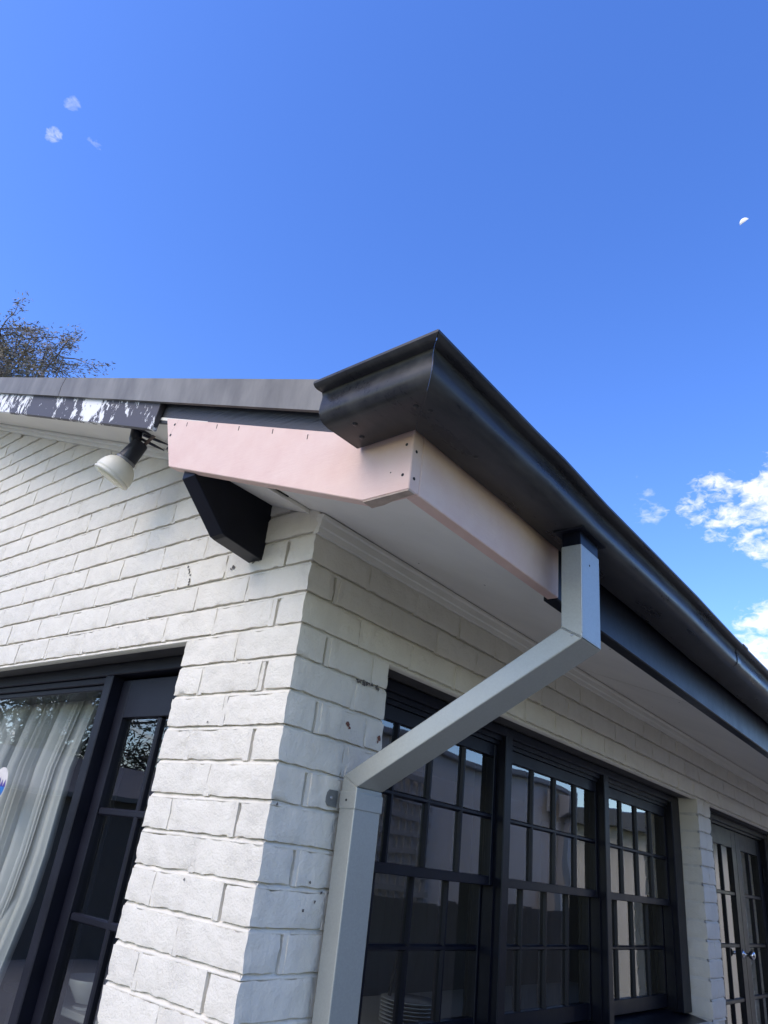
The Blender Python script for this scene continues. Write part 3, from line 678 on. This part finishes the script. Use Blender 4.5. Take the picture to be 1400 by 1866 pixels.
def sash(x, y0, y1, z0, z1, cols, zbar, st, top, bot, name):
    """x = outer face; frame, glazing bars, panes"""
    bm = NB(); T = .034
    pl, pr = y0 + st, y1 - st * .45; pb, pt = z0 + bot, z1 - top
    box(bm, x - T, x, y0, pl, z0, z1); box(bm, x - T, x, pr, y1, z0, z1); box(bm, x - T, x - .0004, pl, pr, z0, pb); box(bm, x - T, x - .0004, pl, pr, pt, z1)
    bev(bm, .002); s = obj(name, bm, M_black, house)
    ys = [pl + (pr - pl) * i / cols for i in range(cols + 1)]
    zs = [pb] + list(zbar) + [pt]
    for y in ys[1:-1]:
        bm = NB(); prism(bm, [(x - .002, y - .004), (x - .012, y - .0095), (x - .03, y - .0095), (x - .03, y + .0095), (x - .012, y + .0095), (x - .002, y + .004)], 2, pb, pt); obj('glazing_bar', bm, M_black, s)
    for z in zbar:
        bm = NB(); prism(bm, [(x - .0025, z - .004), (x - .012, z - .0095), (x - .0305, z - .0095), (x - .0305, z + .0095), (x - .012, z + .0095), (x - .0025, z + .004)], 1, pl, pr); obj('glazing_bar', bm, M_black, s)
    for a, b in zip(ys, ys[1:]):
        for c, d in zip(zs, zs[1:]):
            bm = NB(); t = random.uniform(-.0011, .0011); t2 = random.uniform(-.0011, .0011)
            v = [bm.verts.new(p) for p in ((x - .014 + t, a, c), (x - .014 + t2, b, c), (x - .014 - t, b, d), (x - .014 - t2, a, d))]; bm.faces.new(v)
            obj('pane', bm, M_glass, s)
    return s
for i, (a, b) in enumerate(BAYS):
    sash(-.137, a + .002, b - .001, -.209, .268, 4, (.015,), .044, .046, .030, 'upper_sash')
    sash(-.174, a + .002, b - .001, -.655, -.176, 4, (-.402,), .044, .03, .056, 'lower_sash')
    bm = NB(); box(bm, -.172, -.128, b - .010, b - .0015, -.655, -.210); obj('parting_bead', bm, M_black, wframe)

# french doors in the side wall
bm = NB()
for y0, y1 in ((SD0 + .002, SD0 + .36), (5.045, SD1 - .002)): box(bm, -.235, FX, y0, y1, GZ + .06, HEAD - .0075)
box(bm, -.235, FX - .0006, SD0 + .36, 5.045, .300, HEAD - .0085); box(bm, -.235, -.118, SD0 + .36, 5.045, .285, .3005)
bev(bm, .003); dframe = obj('door_frame', bm, M_black, house)
def door_leaf(u0, u1, axis, front, z0, z1, zbars, st, top, bot, name, ncol=2, m=M_black):
    """glazed leaf in plane x=front (axis 'y') or y=front (axis 'x')"""
    T = .038
    def bx3(bm, a, b, d0, d1, c, d):
        if axis == 'y': box(bm, front - d1, front - d0, a, b, c, d)
        else: box(bm, a, b, front + d0, front + d1, c, d)
    bm = NB(); pl, pr = u0 + st, u1 - st; pb, pt = z0 + bot, z1 - top
    bx3(bm, u0, pl, 0, T, z0, z1); bx3(bm, pr, u1, 0, T, z0, z1); bx3(bm, pl, pr, .0004, T, z0, pb); bx3(bm, pl, pr, .0004, T, pt, z1); bev(bm, .002)
    s = obj(name, bm, m, house)
    us = [pl + (pr - pl) * i / ncol for i in range(ncol + 1)]; zs = [pb] + list(zbars) + [pt]
    for u in us[1:-1]:
        bm = NB(); bx3(bm, u - .010, u + .010, .005, .034, pb, pt); bev(bm, .004); obj('glazing_bar', bm, m, s)
    for z in zbars:
        bm = NB(); bx3(bm, pl, pr, .0045, .0335, z - .011, z + .011); bev(bm, .004); obj('glazing_bar', bm, m, s)
    for a, b in zip(us, us[1:]):
        for c, d in zip(zs, zs[1:]):
            bm = NB(); dd = .017
            q = ((front - dd, a, c), (front - dd, b, c), (front - dd, b, d), (front - dd, a, d)) if axis == 'y' else ((a, front + dd, c), (b, front + dd, c), (b, front + dd, d), (a, front + dd, d))
            bm.faces.new([bm.verts.new(p) for p in q]); obj('pane', bm, M_glass, s)
    return s
ZB = (-1.24, -.955, -.67, -.385, -.097)
door_leaf(3.762, 4.392, 'y', -.137, GZ + .06, .283, ZB, .095, .108, .30, 'french_door')
leaf = door_leaf(4.396, 5.043, 'y', -.137, GZ + .06, .283, ZB, .105, .108, .30, 'french_door')
bm = NB(); lathe(bm, (-.137, 4.345, -.43), (1, 0, 0), [(0, .026), (.004, .026), (.006, .012), (.03, .010), (.036, .020), (.05, .026), (.062, .022), (.067, .01), (.068, 0)], 20)
obj('door_knob', bm, mat('polished_chrome', (.7, .7, .71), .12, metal=1.0), leaf, smooth=True)
for z in (.06, -.9):
    bm = NB(); tube(bm, [(-.130, 5.044, z - .045), (-.130, 5.044, z + .045)], .007, 10); obj('hinge', bm, M_black, leaf)

# gable opening: frame, fixed light, glazed door
FY = .10
bm = NB()
box(bm, GO0 + .002, GO1 - .002, FY, .235, .295, HEAD - .0075)
box(bm, -1.04, -.994, FY + .0005, .235, GZ + .06, .2955); box(bm, GO0 + .002, GO0 + .07, FY + .0005, .235, GZ + .06, .2955); box(bm, -.535, GO1 - .002, FY + .0005, .235, GZ + .06, .2955)
box(bm, GO0 + .07, -1.04, FY + .014, .235, .272, .2952); box(bm, GO0 + .07, -1.04, FY + .026, .235, .252, .2722)
bev(bm, .003); gframe = obj('glazed_wall_frame', bm, M_blackd, house)
bm = NB(); bm.faces.new([bm.verts.new(p) for p in ((GO0 + .07, FY + .034, GZ + .2), (-1.04, FY + .034, GZ + .2), (-1.04, FY + .034, .2525), (GO0 + .07, FY + .034, .2525))]); obj('pane', bm, M_glass, gframe)
bm = NB(); box(bm, GO0 + .07, -1.04, FY + .01, .235, GZ + .06, GZ + .21); obj('bottom_rail', bm, M_blackd, gframe)
door_leaf(-.990, -.478, 'x', .142, GZ + .06, .285, (-1.31, -1.015, -.72, -.428, -.133), .05, .128, .26, 'glazed_door', 2, M_blackd)

# ---- dim room behind the glass
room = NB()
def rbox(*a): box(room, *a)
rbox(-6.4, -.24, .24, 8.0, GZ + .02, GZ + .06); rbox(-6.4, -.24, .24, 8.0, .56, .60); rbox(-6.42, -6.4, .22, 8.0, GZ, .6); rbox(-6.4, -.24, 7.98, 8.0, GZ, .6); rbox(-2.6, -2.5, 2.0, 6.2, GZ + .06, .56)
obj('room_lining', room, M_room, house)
# back and far walls so no light leaks round the house
bm = NB(); box(bm, XEND, -.02, YEND - .02, YEND + .2, GZ, .7); box(bm, XEND - .2, XEND, 0, YEND + .2, GZ, .7); obj('rear_wall', bm, M_mortar, house)
bm = NB(); prism(bm, [(XEND, .70), (0, .70), (RIDGE, 1.95)], 1, YEND - .02, YEND + .2); obj('rear_gable', bm, M_mortar, house)

# ---- curtain behind the fixed light
bm = NB(); cols = 210; rows = 14; grid = []
for j in range(rows + 1):
    t = j / rows; z = .30 - 2.05 * t; r = []
    for i in range(cols + 1):
        s = i / cols
        edge = -1.345 - .08 * min(1, t / .15) - .55 * max(0, min(t, .7) - .33)
        x = edge - s * 1.35
        fold = .022 * math.sin(i * 1.05 + 1.3 * math.sin(i * .13)) + .010 * math.sin(i * .37 + 2 * t)
        fold *= .75 + .5 * t
        r.append(bm.verts.new((x + .010 * math.sin(i * 1.24), .27 + fold - .02 * s, z)))
    grid.append(r)
for a, b in zip(grid, grid[1:]):
    for i in range(cols): bm.faces.new((a[i], a[i + 1], b[i + 1], b[i]))
cu = obj('curtain', bm, M_curt, None, smooth=True, label='white sheer curtain gathered behind the large fixed glass pane', cat='curtain')

# ---- sticker on the fixed light
st = thing('window_sticker', (-1.79, FY + .033, -.04), 'small oval blue and purple sticker on the fixed glass pane', 'sticker')
def oval(bm, cx, cz, rx, rz, y, n=24, a0=0, a1=2 * math.pi):
    c = bm.verts.new((cx, y, cz)); vs = [bm.verts.new((cx + rx * math.cos(a0 + (a1 - a0) * k / n), y, cz + rz * math.sin(a0 + (a1 - a0) * k / n))) for k in range(n + 1)]
    for a, b in zip(vs, vs[1:]): bm.faces.new((c, a, b))
bm = NB(); oval(bm, -1.640, -.075, .058, .062, FY + .0325); obj('sticker_sheet', bm, mat('sticker_white', (.62, .58, .55), .4, vary=(60, .1)), st)
bm = NB(); oval(bm, -1.640, -.080, .053, .052, FY + .0318, 24, math.pi, 2 * math.pi); obj('sticker_blue', bm, mat('sticker_blue', (.01, .13, .42), .35, vary=(90, .3)), st)
bm = NB()
for k in range(5):
    x0 = -1.690 + k * .021; v = [bm.verts.new(p) for p in ((x0, FY + .0312, -.082), (x0 + .021, FY + .0312, -.082), (x0 + .0105 + random.uniform(-.003, .003), FY + .0312, -.050 + random.uniform(-.008, .006)))]; bm.faces.new(v)
obj('sticker_peaks', bm, mat('sticker_purple', (.06, .03, .25), .35, vary=(90, .2)), st)

# ---- things in the room that show faintly through the glass
tb = thing('side_table', (-1.6, .75, GZ + .06), 'low pale topped table behind the glazed door', 'table')
obj('table_top', bbox(-1.95, -1.25, .55, 1.05, -.80, -.775, .004), M_bench, tb)
for x in (-1.9, -1.3):
    for y in (.6, 1.0): obj('leg', bbox(x - .02, x + .02, y - .02, y + .02, GZ + .06, -.801, .003), M_bench, tb)
lp = thing('table_lamp', (-1.45, .70, -.774), 'small lamp with white cone shade on the table behind glazed door', 'lamp')
bm = NB(); lathe(bm, (-1.45, .62, -.774), (0, 0, 1), [(0, .05), (.008, .05), (.012, .012), (.05, .010), (.05, 0)], 18); obj('lamp_base', bm, M_china, lp)
bm = NB(); lathe(bm, (-1.45, .62, -.755), (0, 0, 1), [(0, .045), (.075, .10), (.077, .097), (.002, .042)], 24); obj('lamp_shade', bm, M_china, lp, smooth=True)
bn = thing('kitchen_bench', (-.55, 1.8, GZ + .06), 'pale kitchen bench inside below the side windows', 'bench')
obj('bench_top', bbox(-.86, -.25, .3, 3.4, -.70, -.668, .004), M_bench, bn); obj('bench_front', bbox(-.84, -.25, .3, 3.4, GZ + .06, -.7005, .004), M_bench, bn)
pl_ = thing('plate_stack', (-.42, 1.20, -.668), 'stack of white plates on the bench behind the nearest window', 'plates')
for k in range(7):
    bm = NB(); lathe(bm, (-.42, 1.20, -.667 + k * .011), (0, 0, 1), [(0, .055), (.003, .06), (.011, .105), (.0125, .105), (.005, .058), (.004, 0)], 24); obj('plate', bm, M_china, pl_, smooth=True)
bm = NB(); lathe(bm, (-.60, 3.83, -.365), (1, .55, 0), [(0, .0), (.004, .05), (.02, .062), (.022, .058), (.008, .045), (.006, 0)], 26)
tagp(obj('hanging_bowl', bm, M_china, None, smooth=True), 'pale round bowl hanging inside the far sash window', 'bowl')
ld = thing('drying_rack', (-.5, 1.18, -.668), 'slim metal drying rack standing on the bench behind nearest window', 'rack')
bm = NB(); tube(bm, [(-.5, 1.165, -.667), (-.5, 1.215, -.45)], .006, 6); obj('rack_leg', bm, M_dark, ld)
bm = NB(); tube(bm, [(-.5, 1.275, -.667), (-.5, 1.215, -.45)], .006, 6); obj('rack_leg', bm, M_dark, ld)
bm = NB(); tube(bm, [(-.5, 1.176, -.62), (-.5, 1.262, -.62)], .005, 6); obj('rack_rung', bm, M_dark, ld)

# ------------------------------------------------------------------ floodlight under the raking soffit
fl = thing('floodlight', (-.795, -.187, 1.0745), 'cream reflector bulb in black swivel holder under the raking soffit', 'lamp')
Mm = Vector((-.795, -.187, rs(-.795)))
bm = NB(); lathe(bm, Mm + Vector((.02, .01, .004)), Vector((-.35, 0, -1)), [(0, .045), (.010, .045), (.018, .036), (.018, 0)], 26); obj('mount_plate', bm, M_plast, fl, smooth=False)
kn = Vector((-.785, -.183, 1.022))
bm = NB(); tube(bm, [Mm + Vector((.01, 0, -.006)), kn + Vector((0, 0, .012)), kn + Vector((.004, .004, -.012))], [.020, .021, .018], 14); bev(bm, .002); obj('swivel_arm', bm, M_plast, fl, smooth=True)
AX = Vector((-.44, -.20, -.875)).normalized()
s0 = Vector((-.772, -.166, 1.022))
bm = NB(); lathe(bm, s0, AX, [(-.004, 0), (-.004, .022), (0, .0275), (.072, .0335), (.074, .0335), (.074, 0)], 26); bev(bm, .0015); obj('lamp_holder', bm, M_plast, fl, smooth=False)
bm = NB(); lathe(bm, s0 + AX * .073, AX, [(0, .0335), (.002, .036), (.010, .036), (.012, .034), (.012, 0), (0, 0)], 28); obj('holder_ring', bm, M_ring, fl)
b0 = s0 + AX * .083; AX2 = (AX + Vector((.06, -.05, .0))).normalized()
bm = NB(); lathe(bm, b0, AX2, [(0, .032), (.006, .040), (.016, .0515), (.030, .0600), (.046, .0648), (.056, .0662), (.060, .0668), (.0625, .0640), (.066, .0640), (.068, .0670), (.073, .0665), (.076, .0625), (.076, .058)], 40)
bulb = obj('reflector_bulb', bm, M_bulb, fl, smooth=True); 
bm = NB(); lathe(bm, b0 + AX2 * .0755, AX2, [(-.002, .0595), (.001, .0585), (.004, .045), (.006, .024), (.0065, 0)], 36); obj('lens', bm, M_lens, bulb, smooth=True)
# loose fingers and the strip tied to the holder
for a, b, r in (((-.762, -.172, 1.050), (-.722, -.088, 1.043), .0052), ((-.771, -.175, 1.037), (-.736, -.094, 1.022), .0052), ((-.742, -.150, 1.062), (-.700, -.085, 1.048), .006)):
    bm = NB(); tube(bm, [a, Vector(a).lerp(Vector(b), .6), b], [r, r, r * .35], 6); obj('finger', bm, M_plast, fl)
bm = NB(); tube(bm, [(-.769, -.156, 1.016), (-.735, -.142, 1.062)], .0068, 4); obj('tie_strip', bm, M_rust, fl)

# ------------------------------------------------------------------ trees
def tree(name, label, base, height, crown_r, crown_h, seed, leafm, nbr, nleaf, ll, wind=Vector((0, 0, 0)), group=None, tw=.2):
    """tapered trunk, limbs that arch out to points spread through the crown, and leaf tufts along the twigs"""
    rr = random.Random(seed); root = thing(name, base, label, 'tree', group)
    bt = NB(); bl = NB(); base = Vector(base); top = base + Vector((0, 0, height)); cz = height - crown_h
    trunk = [base + Vector((rr.uniform(-.12, .12) * i, rr.uniform(-.12, .12) * i, (height - .45 * crown_h) * i / 6)) for i in range(7)]
    tube(bt, trunk, [tw * (1 - .12 * i) for i in range(7)], 8, cap=False)
    def tuft(c, d):
        for m in range(nleaf):
            g = rr.gauss(0, 1)
            o = c + d * g * ll * 1.9 + Vector((rr.gauss(0, ll), rr.gauss(0, ll), rr.gauss(0, ll * .8)))
            t = (d * .6 + wind + Vector((rr.uniform(-1, 1), rr.uniform(-1, 1), rr.uniform(-.8, .6)))).normalized(); s_ = t.orthogonal().normalized(); s_.rotate(Matrix.Rotation(rr.uniform(0, 6.28), 3, t))
            l = ll * rr.uniform(.6, 1.6); wd = l * .13
            bl.faces.new([bl.verts.new(x) for x in (o, o + t * l * .5 + s_ * wd, o + t * l, o + t * l * .5 - s_ * wd)])
    def arch(p, q, r0, n=6, sag=.16):
        L = (q - p).length; pts = []
        up = Vector((rr.uniform(-.3, .3), rr.uniform(-.3, .3), 1)) * L * sag
        for i in range(n + 1):
            t = i / n; pts.append(p.lerp(q, t) + up * math.sin(math.pi * t) + Vector((rr.gauss(0, 1), rr.gauss(0, 1), rr.gauss(0, 1))) * L * .022 * (0 < i < n))
        tube(bt, pts, [max(.006, r0 * (1 - .85 * i / n)) for i in range(n + 1)], 5 if r0 > .03 else 3, cap=False); return pts
    for b_ in range(nbr):
        th = rr.uniform(0, 6.283); ph = rr.random() ** .6; zz = rr.random()
        prof = math.sqrt(max(.05, 1 - (2 * zz - .75) ** 2 / 1.6))
        q = base + Vector((math.cos(th) * crown_r * ph * prof, math.sin(th) * crown_r * ph * prof, cz + zz * crown_h))
        i = min(6, max(2, int(6 * (.25 + .6 * zz)))); limb = arch(trunk[i], q, tw * .38)
        for k in range(9):
            a_ = limb[rr.choice((2, 3, 4, 5, 6, 6))]; d = Vector((rr.gauss(0, 1), rr.gauss(0, 1), rr.gauss(.35, .7))).normalized() + wind
            tip = a_ + d * rr.uniform(.35, 1.0) * crown_r * .26; tw_ = arch(a_, tip, .018, 4, .1)
            for c in (tw_[2], tw_[3], tw_[4], tw_[4]):
                if rr.random() < .8: tuft(c + Vector((rr.gauss(0, .06), rr.gauss(0, .06), rr.gauss(0, .06))), (tip - a_).normalized())
    obj('trunk', bt, M_bark, root); obj('crown', bl, leafm, root)
    return root
tree('feathery_tree', 'feathery olive brown tree standing beyond the roof at the left', (-14.4, 3.45, GZ), 11.45, 3.2, 5.4, 4, M_leaf, 100, 42, .075, Vector((.1, .35, 0)))
# seen only in the glass: yard behind the viewer and the house next door
tree('yard_tree', 'dark leafy tree in the yard reflected in the large fixed pane', (-13.0, -5.6, GZ), 5.4, 2.6, 3.6, 5, M_leaf2, 40, 12, .13, group='trees in the yard')
tree('yard_tree', 'broad dark tree by the shed reflected in the glazed door', (-12.6, -9.2, GZ), 4.6, 2.8, 3.0, 8, M_leaf, 34, 10, .13, group='trees in the yard')
sh = thing('garden_shed', (-10.2, -6.0, GZ), 'low dark shed across the yard reflected in the glazed door', 'shed')
bm = NB(); box(bm, -11.6, -9.4, -11.5, -2.6, GZ, .25); obj('shed_wall', bm, M_fence, sh)
bm = NB(); prism(bm, [(-9.2, .20), (-11.8, .20), (-11.8, .40), (-10.5, .85), (-9.2, .27)], 1, -11.7, -2.4); obj('shed_roof', bm, M_roof, sh)

nh = thing('neighbour_house', (2.6, 4, GZ), 'grey rendered house wall next door reflected in the sash windows', 'house')
NX = 2.6
bm = NB(); box(bm, NX, NX + .25, 1.2, 7.9, GZ, .86); obj('wall', bm, M_nwall, nh)
bm = NB(); box(bm, NX - .06, NX + .27, 1.15, 7.95, .845, .90); bev(bm, .01, 2); obj('coping', bm, M_ncop, nh)
bm = NB(); prism(bm, [(NX - .05, .80), (NX - .22, .80), (NX - .22, .77), (NX - .19, .60), (NX - .05, .56)], 1, 7.08, 7.60); bev(bm, .008); obj('rainwater_head', bm, M_ncop, nh)
obj('downpipe', bbox(NX - .15, NX - .05, 7.28, 7.42, GZ, .565, .006), M_ncop, nh)
fb = thing('far_building', (1.2, 11.5, GZ), 'cream wall with dark roof down the side passage seen in reflection', 'house')
bm = NB(); box(bm, 1.6, 6.5, 11.0, 13, GZ, .75); obj('wall', bm, M_cream, fb)
bm = NB(); prism(bm, [(10.7, .72), (13.3, .72), (13.3, 1.25), (10.7, .98)], 0, 1.4, 6.8); obj('roof', bm, M_roof, fb)
fe = thing('paling_fence', (2.35, 4.5, GZ), 'grey paling fence along the side passage reflected in lower sashes', 'fence')
for i in range(52):
    y = 1.0 + i * .128; bm = NB(); h = random.uniform(-.012, .012); box(bm, 2.33, 2.348, y, y + .12, GZ, -.40 + h); obj('paling', bm, M_fence, fe)
for z in (-1.5, -.65): obj('rail', bbox(2.3485, 2.395, 1.0, 7.6, z - .04, z + .04, .003), M_fence, fe)
tr = thing('trellis', (2.36, 4.3, -.40), 'square lattice trellis panel above the fence reflected in the nearest window', 'trellis')
for i in range(9):
    y = 3.55 + i * .14; obj('lattice_slat', bbox(2.56, 2.57, y, y + .045, -.42, .55, .001), M_trel, tr)
for i in range(7):
    z = -.36 + i * .145; obj('lattice_slat', bbox(2.549, 2.5595, 3.5, 4.75, z, z + .045, .001), M_trel, tr)

# ------------------------------------------------------------------ moon: the sunlit half of a far sphere
MD = Vector((-.101, .687, .72)).normalized(); mp = CAM + MD * 9000; mr = 9000 * .0054
SM = Vector((-.30, -.71, .64)); half = (SM - MD * SM.dot(MD)).normalized()
bm = NB(); bmesh.ops.create_uvsphere(bm, u_segments=48, v_segments=24, radius=mr)
q = half.to_track_quat('Z', 'Y').to_matrix()
bmesh.ops.delete(bm, geom=[v for v in bm.verts if v.co.z < mr * .09], context='VERTS')
for v in bm.verts: v.co = q @ v.co
mo = obj('moon', bm, M_moon, None, smooth=True); mo.location = mp
tagp(mo, 'small white half moon high in the blue sky at right', 'moon')
